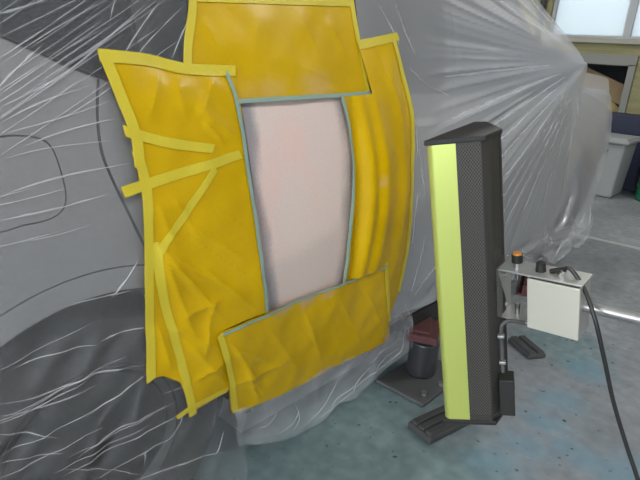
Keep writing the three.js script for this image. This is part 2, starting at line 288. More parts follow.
  const wheel = (cx, cy, r, zf, rimMat, rimLabel) => {
    const prof2 = [[0.19, -0.17], [r * 0.93, -0.175], [r, -0.15], [r, -0.03], [r * 0.94, -0.005], [0.2, -0.012], [0.19, -0.02]].map(([a, b]) => V2(a, b));
    const tyre = new THREE.LatheGeometry(prof2, 48).rotateX(Math.PI / 2).translate(cx, cy, zf);
    const w = mesh('wheel', tyre, M.rubber, car, 'black tyre');
    const rim = [new THREE.LatheGeometry([[0.195, -0.16], [0.195, -0.02], [0.185, -0.012], [0.175, -0.04]].map(([a, b]) => V2(a, b)), 40).rotateX(Math.PI / 2).translate(cx, cy, zf), cyl(V3(cx, cy, zf - 0.07), V3(cx, cy, zf - 0.03), 0.05, 0.04)];
    if (rimMat === M.blackTrim) rim.push(cyl(V3(cx, cy, zf - 0.06), V3(cx, cy, zf - 0.03), 0.188, 0.17, 40)); else for (let k = 0; k < 5; k++) rim.push(box(0.045, 0.15, 0.03).translate(0, 0.11, 0).rotateZ(k * Math.PI * 0.4).translate(cx, cy, zf - 0.045));
    mesh('rim', rim, rimMat, w, rimLabel);
  };
  wheel(AC.x, 0.315, 0.315, -0.05, M.blackTrim, 'plain black wheel disc'); wheel(FC.x, 0.42, 0.315, -0.1, M.rim, 'grey five spoke rim');
  // the sanded and primed area of the rear door; overspray thins out as grain towards the tape
  const patch = smoothLine(xy([[240, 101], [290, 98], [345, 95], [352, 120], [356, 150], [356, 180], [352, 235], [345, 284], [305, 299], [268, 314], [264, 290], [258, 230], [250, 165]]), 6, true); patch.pop();
  const cpx = onS(303, 205);
  const N = 512, x0 = 0.55, y0 = 0.2, W = 1.0;
  const l0 = xy([[243, 101], [250, 165], [258, 230], [268, 314]]), r0 = xy([[344, 97], [355, 150], [354, 190], [345, 284]]);
  const edgeX = (l, y) => { for (let i = 0; i < l.length - 1; i++) if (y <= l[i].y && y >= l[i + 1].y) return l[i].x + (l[i + 1].x - l[i].x) * (l[i].y - y) / (l[i].y - l[i + 1].y); return y > l[0].y ? l[0].x : l[l.length - 1].x; };
  const t = dataTex(N, N, (u, v) => {
    const x = x0 + u * W, y = y0 + v * W, n = fbm(x * 14, y * 5, 2, 3) * 0.035;
    const dl = x - edgeX(l0, y) + n, dr = edgeX(r0, y) - x + n, d = Math.min(dl, dr * 0.7);
    const k = sm(0.004, 0.036, d + (rnd() - 0.5) * 0.008);
    const pink = sm(0.15, 0.5, fbm(x * 5, y * 3, 8, 3) + 0.3 * (1 - sm(0.0, 0.2, dl)));
    const q = (rnd() - 0.5) * 7;
    return [158 + k * 72 + q + pink * 6, 154 + k * 57 + q - pink * 5, 158 + k * 45 + q - pink * 5];
  }, { wrap: false });
  const g = sheet(patch, off(0.0012), { thick: 0.001, edge: 0.02 });
  const uv = g.attributes.uv; for (let i = 0; i < uv.count; i++) uv.setXY(i, (uv.getX(i) - x0) / W, (uv.getY(i) - y0) / W);
  mesh('primer_area', g, std({ map: t, roughness: 0.5 }), car, 'pale pinkish primed area of the rear door');
}

// ------------------------------------------------------------------ yellow masking papers and tapes
const ridge = (v) => 1 - Math.abs(v) * 2;
const creaseLines = [                                      // pixels of each crease, height in metres, softness in metres
  [160, 72, 148, 122, 0.004, 0.016], [178, 80, 186, 120, 0.004, 0.02], [200, 110, 238, 138, 0.006, 0.008], [205, 122, 226, 146, 0.005, 0.007], [215, 78, 200, 115, 0.004, 0.014],
  [158, 205, 176, 250, 0.004, 0.01], [172, 196, 205, 250, 0.003, 0.012], [190, 225, 248, 262, 0.004, 0.012], [166, 252, 244, 300, 0.007, 0.01], [163, 252, 226, 322, 0.007, 0.009], [162, 254, 196, 338, 0.007, 0.009], [170, 262, 208, 300, 0.005, 0.006],
  [205, 270, 255, 310, 0.005, 0.01], [186, 318, 224, 300, 0.004, 0.008], [176, 330, 222, 350, 0.005, 0.008], [190, 345, 226, 385, 0.006, 0.008], [160, 330, 172, 372, 0.005, 0.008], [196, 380, 226, 362, 0.005, 0.007], [214, 300, 204, 360, 0.005, 0.01],
  [232, 345, 262, 392, 0.006, 0.009], [234, 385, 292, 360, 0.005, 0.009], [240, 350, 272, 362, 0.005, 0.007], [246, 372, 258, 400, 0.006, 0.006], [270, 330, 300, 372, 0.003, 0.014], [305, 312, 322, 366, 0.004, 0.016], [340, 300, 362, 350, 0.004, 0.014], [366, 290, 384, 340, 0.003, 0.01],
  [300, 10, 330, 80, 0.004, 0.02], [262, 6, 250, 70, 0.003, 0.025], [330, 20, 352, 60, 0.004, 0.012], [205, 20, 232, 60, 0.003, 0.02], [300, 66, 345, 84, 0.003, 0.01],
  [376, 55, 396, 100, 0.003, 0.012], [384, 60, 404, 130, 0.003, 0.01],
].map(([a, b, c, d, h, w]) => { const p = onS(a, b, 0.015), q = onS(c, d, 0.015); return [p.x, p.y, q.x - p.x, q.y - p.y, h, w]; });
function creases(x, y) {                                   // wrinkles of the yellow sheets
  let z = 0.003 + 0.008 * noise(x * 5, y * 4, 31) + 0.002 * noise(x * 17, y * 15, 3);
  for (const [px, py, dx, dy, h, w] of creaseLines) {
    const L2 = dx * dx + dy * dy, t = ((x - px) * dx + (y - py) * dy) / L2; if (t < -0.15 || t > 1.15) continue;
    const d = ((x - px) * dy - (y - py) * dx) / Math.sqrt(L2); if (Math.abs(d) > 5 * w) continue;
    z += h * sm(-0.15, 0.2, t) * sm(1.15, 0.6, t) * Math.exp(-(Math.sqrt(d * d + 4e-6) / w) * (d > 0 ? 1 : 0.6));
  }
  return z * 1.5;
}
{
  const cr = creases;
  const bulgeC = onS(378, 195);
  const paperH = [                                         // offset of each sheet from the body
    (x, y) => S(x, y) + 0.0065 + 0.5 * cr(x, y),
    (x, y) => S(x, y) + 0.0075 + 0.9 * cr(x, y),
    (x, y) => { const dx = x - bulgeC.x, dy = y - bulgeC.y; const w = Math.exp(-((dy / 0.27) ** 2)); const q = dx + 0.25 * dy * dy;
      return S(x, y) + 0.0085 + w * (0.03 * Math.exp(-(((q + 0.02) / 0.07) ** 2)) + 0.009 * Math.cos(q * 95) * Math.exp(-(((q + 0.09) / 0.07) ** 2)) + 0.012 * Math.exp(-(((q - 0.1) / 0.03) ** 2))) + 0.7 * cr(x, y); },
    (x, y) => S(x, y) + 0.0115 + 0.9 * cr(x, y),
  ];
  const top = xy([[191, -30], [352, -30], [358, 10], [366, 55], [373, 95], [343, 96.5], [290, 99], [241, 102.5], [237, 88], [232, 74], [191, 70], [193, 30]], 0.016);
  const left = xy([[104, 53], [150, 59], [190, 68], [236, 70], [239, 88], [244, 105], [248, 135], [252, 170], [258, 225], [262, 270], [268, 313], [245, 322], [226, 331], [229, 355], [231, 392], [212, 402], [192, 413], [186, 395], [181, 383], [166, 378], [152, 381], [150, 340], [150, 290], [149, 250], [147, 215], [140, 180], [137, 155], [133, 130], [122, 95]], 0.019);
  const right = xy([[362, 45], [380, 40], [398, 35], [404, 70], [411, 95], [415, 120], [415, 160], [412, 205], [408, 250], [401, 292], [391, 320], [387, 300], [386, 266], [366, 275], [344, 285], [349, 250], [353, 220], [355, 180], [354, 145], [350, 120], [344, 97], [373, 94], [368, 70]], 0.022);
  const bottom = xy([[222, 334], [245, 324], [268, 314], [305, 300], [345, 285], [366, 276], [386, 267], [387, 290], [389, 320], [392, 340], [372, 351], [335, 369], [300, 388], [262, 405], [240, 415], [234, 413], [232, 395], [230, 370]], 0.024);
  // yellow sheet: translucent coloured paper; pale overspray grain where the primer mist reached it, and one painted glint
  const mistsAndGlint = [[275, 92, 0.05, 0.5], [320, 90, 0.06, 0.6], [255, 96, 0.04, 0.4], [285, 308, 0.035, 0.85], [310, 300, 0.035, 0.85], [330, 293, 0.025, 0.7], [378, 180, 0.018, 0.6]].map(([a, b, r, k]) => { const p = onS(a, b, 0.02); return [p.x, p.y, r, k]; });  // last spot paints a glossy highlight on the bulging sheet
  const N = 1024, x0 = 0.3, y0 = 0.0, W = 1.5;
  const t = dataTex(N, N, (u, v) => {
    const x = x0 + u * W, y = y0 + v * W, n = fbm(x * 7, y * 7, 3, 4) * 16, f = (rnd() - 0.5) * 6;
    let k = 0; for (const [a, b, r, q] of mistsAndGlint) k = Math.max(k, q * (1 - sm(r * 0.15, r * 1.3, Math.hypot((x - a) * 0.7, y - b) + fbm(x * 40, y * 40, 5, 2) * 0.02)));
    k = clamp(k * (0.8 + rnd() * 0.4), 0, 1);
    return [222 + n + f, 181 + n + f + 4 * k, 2 + f + 150 * k];
  }, { wrap: false });
  const pm = phys({ map: t, roughness: 0.32, specularIntensity: 0.6, transmission: 0.16, thickness: 0 });
  const labels = ['yellow masking sheet taped across the top of the primed area', 'long yellow masking sheet with crossed tape strips, left hanging over the wheel arch', 'bulging yellow masking sheet with stretched folds beside the front door handle', 'yellow masking sheet taped along the bottom edge of the primed area'];
  const sheets = [top, left, right, bottom].map((o, i) => {
    const g = sheet(o, paperH[i], { thick: 0.0004, edge: 0.009, iter: 14 });
    const uv = g.attributes.uv; for (let k = 0; k < uv.count; k++) uv.setXY(k, (uv.getX(k) - x0) / W, (uv.getY(k) - y0) / W);
    return thing('masking_sheet', labels[i], 'masking sheet', g, pm, 'yellow masking sheets on the rear door');
  });
  sheets[1].userData.label = 'long yellow masking sheet with crossed tape strips hanging over the rear wheel arch';
  // tapes: [sheet they hold, pixels, width in metres, label]
  const maxH = (x, y) => Math.max(...paperH.map(h => h(x, y))) ;
  const tapes = [
    [1, [[100, 55], [150, 60], [190, 69], [238, 71]], 0.02, 'yellow tape strip along the top edge of the long left sheet'],
    [1, [[106, 56], [122, 96], [137, 137], [140, 168]], 0.02, 'yellow tape strip down the upper side edge by the door seam'],
    [1, [[125, 131], [170, 143], [215, 149]], 0.018, 'short yellow tape strip crossing the upper part of the long sheet'],
    [1, [[124, 193], [180, 174], [244, 155]], 0.019, 'yellow tape strip running from the panel seam up to the primer edge'],
    [1, [[161, 252], [190, 208], [216, 168]], 0.016, 'yellow tape strip slanting steeply across the middle of the long sheet'],
    [1, [[137, 150], [147, 185], [150, 225], [152, 300], [153.5, 383]], 0.019, 'long yellow tape strip down the edge beside the wheel arch'],
    [1, [[156, 243], [166, 295], [180, 350], [194, 416]], 0.019, 'yellow tape strip slanting down to the lower corner of the long sheet'],
    [1, [[177, 418], [200, 404], [230, 391]], 0.015, 'short yellow tape strip along the bottom hem of the long sheet'],
    [3, [[220, 335], [227, 360], [233, 385], [237, 413]], 0.016, 'yellow tape strip on the end of the bottom sheet'],
    [0, [[197, -28], [196, 10], [192, 45], [191, 72]], 0.018, 'yellow tape strip on the top sheet next to the dark quarter window'],
    [0, [[352, -28], [356, 5], [364, 50], [372, 95]], 0.016, 'yellow tape strip on the top sheet next to the front door'],
    [0, [[200, -3], [275, 0], [354, 3]], 0.016, 'yellow tape strip running level high on the top sheet'],
    [2, [[361, 45], [380, 41], [400, 36]], 0.022, 'short yellow tape strip on the top of the bulging sheet'],
    [2, [[395, 37], [405, 75], [414, 113], [415.5, 140], [413, 195], [408, 250], [400, 292]], 0.018, 'long yellow tape strip down the bulging sheet beside the clear film'],
    [3, [[386, 262], [387, 290], [389, 322]], 0.014, 'short yellow tape strip joining the bulging sheet to the bottom sheet'],
  ];
  for (const [k, px, w, label] of tapes) {
    const off = 0.0012 + 0.0014 * rnd();
    thing('masking_tape', label, 'tape', strip(xy(px, 0.02), w, (x, y) => paperH[k](x, y) + off, 0.0005), M.tape, 'yellow tape strips');
  }
  const greens = [
    [1, [[229, 73], [238, 98], [246, 135], [250, 165], [254, 195], [258, 225], [263, 270], [267.5, 314]], 0.009, 'thin pale green tape along the wheel arch side of the primed area'],
    [0, [[240, 102], [290, 98.5], [343, 95.5], [374, 93]], 0.009, 'thin pale green tape along the top of the primed area'],
    [2, [[343, 97], [350, 125], [354, 160], [353.5, 195], [350, 240], [344, 284]], 0.009, 'thin pale green tape along the front door side of the primed area'],
    [3, [[386, 266.5], [365, 276], [344, 284], [305, 299.5], [268, 315], [245, 325], [223, 335]], 0.007, 'thin pale green tape along the bottom of the primed area'],
  ];
  for (const [k, px, w, label] of greens) thing('edge_tape', label, 'tape', strip(xy(px, 0.02), w, (x, y) => paperH[k](x, y) + 0.0034, 0.0005), M.greenTape, 'pale green edge tapes');
}

// ------------------------------------------------------------------ clear film over the rear of the car
{
  const H = (x, y) => { const d = x * 0.62 + y * 0.78, e = x * 0.78 - y * 0.62; const low = sm(0.75, 0.55, y) * Math.max(sm(0.5, 0.46, x), sm(0.34, 0.28, y) * sm(0.75, 0.7, x)); return S(x, y) + 0.0045 + 0.002 * noise(d * 5, e * 26, 3) + 0.001 * noise(d * 9, e * 60, 8) + low * (0.008 * ridge(noise(d * 6, e * 15, 13)) - 0.004 + 0.004 * noise(x * 22, y * 30, 17)); };
  const out = xy([[-60, -60], [204, -60], [204, 60], [165, 78], [152, 120], [160, 180], [172, 260], [178, 330], [200, 372], [236, 396], [242, 430], [246, 455], [249, 500], [247, 560], [100, 700], [-120, 640]], 0.009);
  const film = group('masking_film', 'clear wrinkled masking film stretched over the rear quarter and wheel', 'plastic film', V3(0.4, 0, 0));
  mesh('sheet', sheet(out, H, { edge: 0.012, iter: 14 }), M.film, film);
  // the doubled, crumpled hem along the sill
  const hemH = (x, y) => S(x, y) + 0.007 + sm(0.3, 0.2, y) * 0.009 + sm(0.34, 0.26, y) * (0.010 * noise(x * 9 + y * 5, y * 11 - x * 3, 3) + 0.006 * Math.max(0, ridge(noise(x * 14 + y * 12, y * 12 - x * 7, 33)) - 0.4)) + 0.001 * noise(x * 30, y * 36, 5);
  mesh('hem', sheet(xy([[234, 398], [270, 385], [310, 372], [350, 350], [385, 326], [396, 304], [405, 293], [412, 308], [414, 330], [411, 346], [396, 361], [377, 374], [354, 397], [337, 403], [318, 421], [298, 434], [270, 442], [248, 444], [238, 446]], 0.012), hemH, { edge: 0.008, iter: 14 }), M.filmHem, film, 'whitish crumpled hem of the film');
  const lines = [
    [[-10, 16], [22, 8], [60, -6]], [[-5, 40], [34, 21], [76, 0], [90, -8]], [[-5, 68], [55, 29], [107, 0], [120, -8]], [[-5, 98], [69, 48], [107, 27]], [[-5, 110], [62, 76], [113, 34], [151, 0]],
    [[34, 86], [103, 41], [158, 0], [170, -10]], [[-5, 126], [41, 103], [96, 84]], [[-5, 136], [62, 118], [113, 100]], [[-5, 92], [20, 66], [45, 43]], [[-5, 198], [62, 177], [134, 163]], [[-5, 222], [60, 208], [110, 194]],
    [[-5, 404], [38, 396], [103, 373], [149, 365]], [[-5, 418], [45, 406], [98, 386]], [[-5, 434], [30, 434], [60, 439]], [[-5, 466], [30, 458], [66, 452]], [[98, 342], [120, 334], [149, 326]],
    [[72, 467], [88, 450], [120, 430], [180, 400]], [[62, 478], [127, 442], [187, 412]], [[90, 484], [144, 452], [190, 428]], [[130, 484], [180, 464], [225, 450]], [[80, 420], [115, 398], [148, 372]], [[144, 448], [145, 466]],
    [[224, 430], [219, 446], [214, 456]], [[0, 160], [50, 148], [120, 140]], [[20, 148], [70, 130], [118, 118]], [[110, 300], [128, 278], [140, 258]], [[60, 310], [90, 300], [135, 290]], [[10, 370], [60, 352], [100, 345]],
    [[110, 22], [113, 8], [118, -8]], [[130, 66], [150, 40], [185, 5]], [[120, 62], [140, 30], [165, -5]], [[172, 60], [180, 40], [190, 18]], [[60, 470], [110, 470], [150, 478]], [[160, 395], [180, 388], [190, 382]], [[168, 440], [180, 425], [186, 405]],
    [[300, 424], [320, 405], [335, 378]], [[342, 396], [365, 376], [395, 354]], [[255, 428], [268, 420], [276, 408]], [[365, 365], [385, 345], [405, 335]], [[398, 310], [404, 322], [408, 338]], [[262, 436], [285, 424], [300, 402]], [[326, 410], [336, 396], [360, 378]], [[310, 420], [330, 405], [352, 388]], [[388, 362], [400, 345], [404, 322]], [[350, 392], [356, 378], [368, 366]], [[290, 398], [296, 414], [290, 430]], [[372, 372], [380, 358], [398, 346]], [[402, 300], [409, 315], [411, 336]],
  ];
  for (let k = 0; k < 52; k++) {                                                   // many fine parallel pulls
    const a = -10 + rnd() * 190, b = rnd() < 0.45 ? rnd() * 130 : rnd() < 0.4 ? 130 + rnd() * 160 : 320 + rnd() * 150, sl = b < 130 ? -0.68 : b < 300 ? -0.24 : -0.5, L = 70 + rnd() * 80;
    const q = [0, 0.5, 1].map(t => [a + L * (t - 0.5), b + sl * L * (t - 0.5) + (t === 0.5 ? 1.5 : 0)]);
    if (q.some(([m, n]) => m > 128 && n > 50 && n < 380 || m > 186 && n < 425 || m > 225)) continue;
    lines.push(q);
  }
  for (const l of lines) {
    mesh('fold', fold(xy(l, 0.006), lines.indexOf(l) < 48 ? 0.002 + rnd() * 0.0028 : 0.0012 + rnd() * 0.0012, 0.002, l[0][0] > 240 ? hemH : H), M.filmFoldGlint, film);
  }
}

// ------------------------------------------------------------------ hazy film over the front of the car, drawn out by the mirror
{
  const TIP = V3(2.1, 1.15, 0.185);
  const yTop = x => x < 1.85 ? 1.72 : x < 2.6 ? 1.72 - (x - 1.85) * 0.8 : 1.12 - (x - 2.6) ** 2 * 0.06;
  const body = (x, y) => { const d = yTop(x) - y, R = 0.12; let z = S(x, y) + 0.016; if (d < R) { const q = clamp(R - d, 0, R); z -= R - Math.sqrt(Math.max(0, R * R - q * q)); } return z; };
  // the film runs in straight pulls from the mirror's tip to where it meets the body again
  const reach = [[-180, 0.5], [-150, 0.62], [-120, 0.95], [-90, 0.9], [-60, 0.85], [-30, 0.6], [0, 0.4], [30, 0.28], [60, 0.28], [90, 0.36], [120, 0.46], [150, 0.52], [180, 0.5]];
  const reachAt = a => { for (let i = 0; i < reach.length - 1; i++) if (a <= reach[i + 1][0]) { const t = (a - reach[i][0]) / 30, k = t * t * (3 - 2 * t); return reach[i][1] + (reach[i + 1][1] - reach[i][1]) * k; } return 0.6; };
  const zAt = (x, y) => {
    const dx = x - TIP.x, dy = y - TIP.y, r = Math.sqrt(dx * dx + dy * dy + 0.0009), R = reachAt(Math.atan2(dy, dx) * 180 / Math.PI), k = R / r;
    const b = body(x, y), ez = body(clamp(TIP.x + dx * k, 1, 3.8), clamp(TIP.y + dy * k, 0.1, 1.6)), t = r / R, c = TIP.z + 0.01 + (ez - TIP.z) * (t < 1 ? t + 0.2 * t * (1 - t) : t * 1.3 - 0.3) , w = 0.02, h = clamp(0.5 + 0.5 * (c - b) / w, 0, 1);
    return b + (c - b) * h + w * h * (1 - h);
  };
  const H = (x, y) => {
    const dx = x - TIP.x, dy = y - TIP.y, r = Math.hypot(dx, dy), a = Math.atan2(dy, dx);
    const low = sm(0.5, 0.25, y), pull = sm(0.1, 0.45, r) * (0.35 + 0.65 * sm(0.3, -0.2, dy));
    const near = sm(1.4, 1.6, x), ang = (k, w) => noise(k * Math.cos(a), k * Math.sin(a), w); return Math.max(S(x, y) + 0.0075, zAt(x, y) - 0.008 * (1 - near) + near * pull * (0.012 * ang(6, r * 0.8 + 2) + 0.007 * ridge(ang(13, r * 0.9 + 7)) + 0.0015 * ang(32, r * 1.2 + 17)) + low * (0.02 * noise(x * 6, y * 5, 4) + 0.012 * ridge(noise(x * 6 + y * 5, y * 13, 9)) - 0.008) + 0.05 * sm(0.4, 0.2, y) * sm(2.2, 2.6, x));
  };
  const yBot = x => x < 1.9 ? 0.31 + 0.02 * noise(x * 9, 1) : 0.31 - 0.13 * sm(1.9, 2.2, x) + 0.035 * noise(x * 8, 3);
  // grid trimmed to the outline of the film
  const dn = 0.008, pos = [], idx = [], cols = Math.round((3.9 - 1.16) / dn), rows = 220;
  for (let i = 0; i <= cols; i++) { const x = 1.16 + i * dn, a = yBot(x), b = yTop(x) - 0.004; for (let j = 0; j <= rows; j++) pos.push(x, a + (b - a) * j / rows, 0); }
  for (let i = 0; i < cols; i++) for (let j = 0; j < rows; j++) { const a = i * (rows + 1) + j, b = a + rows + 1; idx.push(a, b, b + 1, a, b + 1, a + 1); }
  const g = new THREE.BufferGeometry(); g.setAttribute('position', new THREE.Float32BufferAttribute(pos, 3)); g.setIndex(idx);
  const film = group('masking_film', 'hazy masking film draped over the front door, wing mirror and front wheel', 'plastic film', V3(2.2, 0, 0));
  mesh('sheet', relief(g, H, 0), M.filmHazy, film);
  for (const [a, r0, r1, w] of [[-172, 0.14, 0.8, 9], [-160, 0.12, 0.75, 12], [-150, 0.1, 0.9, 14], [-143, 0.1, 0.7, 8], [-136, 0.12, 1.0, 12], [-127, 0.1, 0.95, 14], [-118, 0.12, 0.9, 10], [-108, 0.1, 0.85, 9], [-98, 0.1, 0.8, 9], [-84, 0.1, 0.8, 8], [-66, 0.1, 0.75, 9], [-48, 0.1, 0.8, 9], [-30, 0.1, 0.7, 8], [125, 0.1, 0.5, 9], [100, 0.1, 0.4, 8], [150, 0.15, 0.7, 9]]) {
    const c = Math.cos(rad(a)), s = Math.sin(rad(a)), pts = [];
    for (let k = 0; k <= 6; k++) { const r = r0 + (r1 - r0) * k / 6, x = TIP.x + c * r + 0.02 * noise(r * 4, a), y = TIP.y + s * r; if (x > 1.45 && y > yBot(x) + 0.02 && y < yTop(x) - 0.02) pts.push(V2(x, y)); }
    if (pts.length > 2) mesh('fold', fold(pts, w * 0.001, 0.004, H), M.filmHazyFoldGlint, film);
  }
  for (const l of [[[417, 125], [424, 165], [428, 200]], [[413, 235], [408, 265], [402, 296]], [[428, 235], [420, 270], [410, 300]], [[421, 190], [418, 220], [414, 250]], [[380, 0], [392, 22], [404, 48]], [[398, 0], [408, 30], [420, 58]], [[408, 60], [424, 80], [450, 96]], [[412, 90], [420, 130], [424, 150]], [[436, 262], [425, 280], [416, 296]]])
    mesh('fold', fold(xy(l, 0.02), 0.005, 0.003, H), M.filmHazyFoldGlint, film);
  for (let k = 0; k < 22; k++) {
    const x = 2.3 + rnd() * 1.0, y = 0.2 + rnd() * 0.2, a = rad(-40 + rnd() * 80), L = 0.1 + rnd() * 0.18, pts = [];
    for (let m = 0; m <= 4; m++) { const px = x + Math.cos(a) * L * (m / 4 - 0.5), py = Math.max(y + Math.sin(a) * L * (m / 4 - 0.5) - 0.03 * Math.sin(m / 4 * Math.PI), yBot(px) + 0.012); pts.push(V2(px, py)); }
    mesh('fold', fold(pts, 0.01, 0.006, H), M.filmHazyFoldGlint, film);
  }
}

// ------------------------------------------------------------------ infrared curing lamp on its stand
{
  const aTop = at(426.5, 146, 1.20), aBot = at(445, 419, 1.40);
  const ax = aTop.clone().sub(aBot), LEN = ax.length(); ax.normalize();
  const toPlane = (px, py, o) => { const d = ray(px, py), t = o.clone().sub(EYE).dot(ax) / d.dot(ax); return EYE.clone().addScaledVector(d, t); };
  const capTop = aTop.clone().addScaledVector(ax, 0.011);
  const Ew = toPlane(485, 135.5, capTop), e1 = Ew.clone().sub(capTop).normalize(), e2 = ax.clone().cross(e1);
  const q2 = (px, py) => { const d = toPlane(px, py, capTop).sub(capTop); return V2(d.dot(e1), d.dot(e2)); };
  const A = V2(0, 0), E = q2(485, 135.5), D = q2(501, 129), C = q2(487, 122), B = q2(474, 122);
  const lamp = group('infrared_lamp', 'upright infrared curing lamp with lime green edge and black mesh back', 'lamp', aBot.clone().addScaledVector(ax, -0.01));
  const place = (g, h) => oriented(g, aBot.clone().addScaledVector(ax, h), e1, ax.clone().cross(e1), ax);
  const P = (pts, h, len, bevel = 0) => place(new THREE.ExtrudeGeometry(new THREE.Shape(pts), { depth: len - 2 * bevel, bevelEnabled: bevel > 0, bevelSize: bevel, bevelThickness: bevel, bevelOffset: -bevel, bevelSegments: 3 }).translate(0, 0, bevel), h);
  const lerp = (p, q, t) => p.clone().lerp(q, t);
  const inward = V2((A.x + C.x + D.x) / 3, (A.y + C.y + D.y) / 3);
  const G = lerp(A, E, 0.5), nIn = lerp(E, inward, 0.0).sub(A).normalize(), side = V2(-nIn.y, nIn.x).multiplyScalar(Math.sign(V2(-nIn.y, nIn.x).dot(inward.clone().sub(A))));
  // lime profile: a narrow chamfer on the corner and the wide flat face
  const cham = 0.019, c0 = A.clone().addScaledVector(side, 0.022), c1 = A.clone().addScaledVector(nIn, cham);
  const lime = phys({ color: lin(0.56, 0.64, 0.16), metalness: 0.5, roughness: 0.3, clearcoat: 0.4, clearcoatRoughness: 0.2 });
  const rc = 0.016, cc = A.clone().addScaledVector(nIn, rc).addScaledVector(side, rc), round = Array.from({ length: 13 }, (_, k) => { const a = k / 12 * Math.PI / 2; return cc.clone().addScaledVector(nIn, -rc * Math.cos(a)).addScaledVector(side, -rc * Math.sin(a)); });
  mesh('edge_profile', P([c0, ...round, G, G.clone().addScaledVector(side, 0.012), c0.clone().addScaledVector(nIn, 0.012).addScaledVector(side, 0.004)], 0, LEN, 0.001), lime, lamp, 'lime green anodised edge profile');
  const bl = std({ color: lin(0.014, 0.013, 0.012), roughness: 0.6 }), dark = std({ color: lin(0.022, 0.021, 0.02), roughness: 0.7 });
  // perforated grille wrapped from the profile round the back, before an inner casing coloured darker so the holes show
  const hole = dataTex(64, 64, (u, v) => { let m = 9; for (const [a, b] of [[0, 0], [1, 0], [0, 1], [1, 1], [0.5, 0.5]]) m = Math.min(m, Math.hypot((u - a), (v - b))); const k = m < 0.27 ? 0 : 255; return [k, k, k]; }, { srgb: false });
  const grilleMat = std({ color: lin(0.09, 0.084, 0.076), roughness: 0.5, metalness: 0.2, alphaMap: hole, alphaTest: 0.5, side: THREE.DoubleSide });
  const wall = (p, q) => { const L = p.distanceTo(q), g = new THREE.PlaneGeometry(1, 1, 1, 1); const pos = g.attributes.position, uv = g.attributes.uv; for (let i = 0; i < 4; i++) { const s = pos.getX(i) + 0.5, h = pos.getY(i) + 0.5, v = lerp(p, q, s); pos.setXYZ(i, v.x, v.y, h * LEN); uv.setXY(i, s * L / 0.0062, h * LEN / 0.009); } g.computeVertexNormals(); return place(g, 0); };
  const F1 = lerp(E, D, 0.25);
  mesh('grille', [wall(G, lerp(G, E, 0.85)), wall(lerp(G, E, 0.85), F1), wall(F1, D)], grilleMat, lamp, 'black perforated metal grille');
  const ins = 0.02, shr = p => p.clone().add(inward.clone().sub(p).normalize().multiplyScalar(ins));
  mesh('casing', P([c0.clone().addScaledVector(side, 0.01).addScaledVector(nIn, 0.02), G.clone().addScaledVector(side, 0.02), shr(E), shr(D), shr(C), shr(B)], 0.002, LEN - 0.004), dark, lamp, 'inner casing coloured darker than the grille to set off its holes');
  mesh('reflector', P([c0, c0.clone().addScaledVector(nIn, 0.012), lerp(B, C, 0.3), B], 0.004, LEN - 0.008), M.rim, lamp, 'bright reflector facing the door');
  const mid = lerp(c0, B, 0.5), outn = V2(-(B.y - c0.y), B.x - c0.x).normalize(); if (outn.dot(inward.clone().sub(mid)) > 0) outn.negate();
  for (const s of [0.35, 0.65]) { const q = lerp(c0, B, s).addScaledVector(outn, 0.012); const v = h => aBot.clone().addScaledVector(e1, q.x).addScaledVector(ax.clone().cross(e1), q.y).addScaledVector(ax, h); mesh('quartz_tube', cyl(v(0.02), v(LEN - 0.02), 0.006, 0.006, 12), std({ color: lin(0.7, 0.68, 0.62), roughness: 0.15 }), lamp, 'unlit quartz heating tube'); }
  mesh('back_rail', P([D, lerp(D, E, 0.2), lerp(D, E, 0.2).addScaledVector(side, 0.01), lerp(D, C, 0.6), C, lerp(C, D, 0.8).addScaledVector(side, 0.002)], 0, LEN), bl, lamp);
  const capPts = [A.clone().addScaledVector(nIn, -0.003), E, D, C, B].map(p => p.clone().add(p.clone().sub(inward).normalize().multiplyScalar(0.003)));
  mesh('end_cap', P(capPts, LEN, 0.012, 0.002), bl, lamp, 'black plastic end cap');
  mesh('end_cap', P(capPts, -0.012, 0.012, 0.002), bl, lamp, 'black plastic end cap');
  // small connection box low on the back with its conduit
  const cb = at(507, 393, 1.36);
  const camSide = EYE.clone().sub(cb); camSide.addScaledVector(ax, -camSide.dot(ax)).normalize();
  const right = ax.clone().cross(camSide);
  const cbox = mesh('connection_box', oriented(box(0.036, 0.1, 0.05, 0, 0, 0, 0.003), cb, right, ax, camSide), bl, lamp, 'small black connection box');
  mesh('box_seam', oriented(box(0.037, 0.002, 0.051, 0, 0.03, 0), cb, right, ax, camSide), dark, cbox);
  const grey = std({ color: lin(0.07, 0.07, 0.07), roughness: 0.5 });
  const cond = mesh('conduit', tube([at(503, 372, 1.335), at(502, 352, 1.325), at(501, 335, 1.31), at(502, 325, 1.3), at(508, 321, 1.295), at(520, 322, 1.3), at(534, 325, 1.31)], 0.005, 48), grey, lamp, 'grey wire conduit');
  for (const [a, b, d] of [[502.5, 362, 1.328], [501, 336, 1.308]]) mesh('clip', oriented(box(0.016, 0.008, 0.014, 0, 0, 0, 0.002), at(a, b, d), right, ax, camSide), M.rim, cond, 'white cable clip');

  // bracket: a bent metal channel holding a silver box, with bolts
  const o = at(528, 276, 1.25), pR = at(581, 287, 1.172), U = pR.clone().sub(o), u1 = U.length(); U.normalize();   // along the rod
  const dV = ray(528, 324), tV = o.clone().sub(EYE).dot(U) / dV.dot(U), pB = EYE.clone().addScaledVector(dV, tV), Vv = o.clone().sub(pB), vh = -Vv.length(); Vv.normalize();
  const Wv = U.clone().cross(Vv);                                                       // out of the cover plate
  const loc = (u, v, w) => o.clone().addScaledVector(U, u).addScaledVector(Vv, v).addScaledVector(Wv, w);
  let u0 = 0; while (toPx(loc(u0, 0, 0))[0] > 497 && u0 > -0.2) u0 -= 0.001;
  const toCam = EYE.clone().sub(o).dot(Wv) > 0 ? 1 : -1;
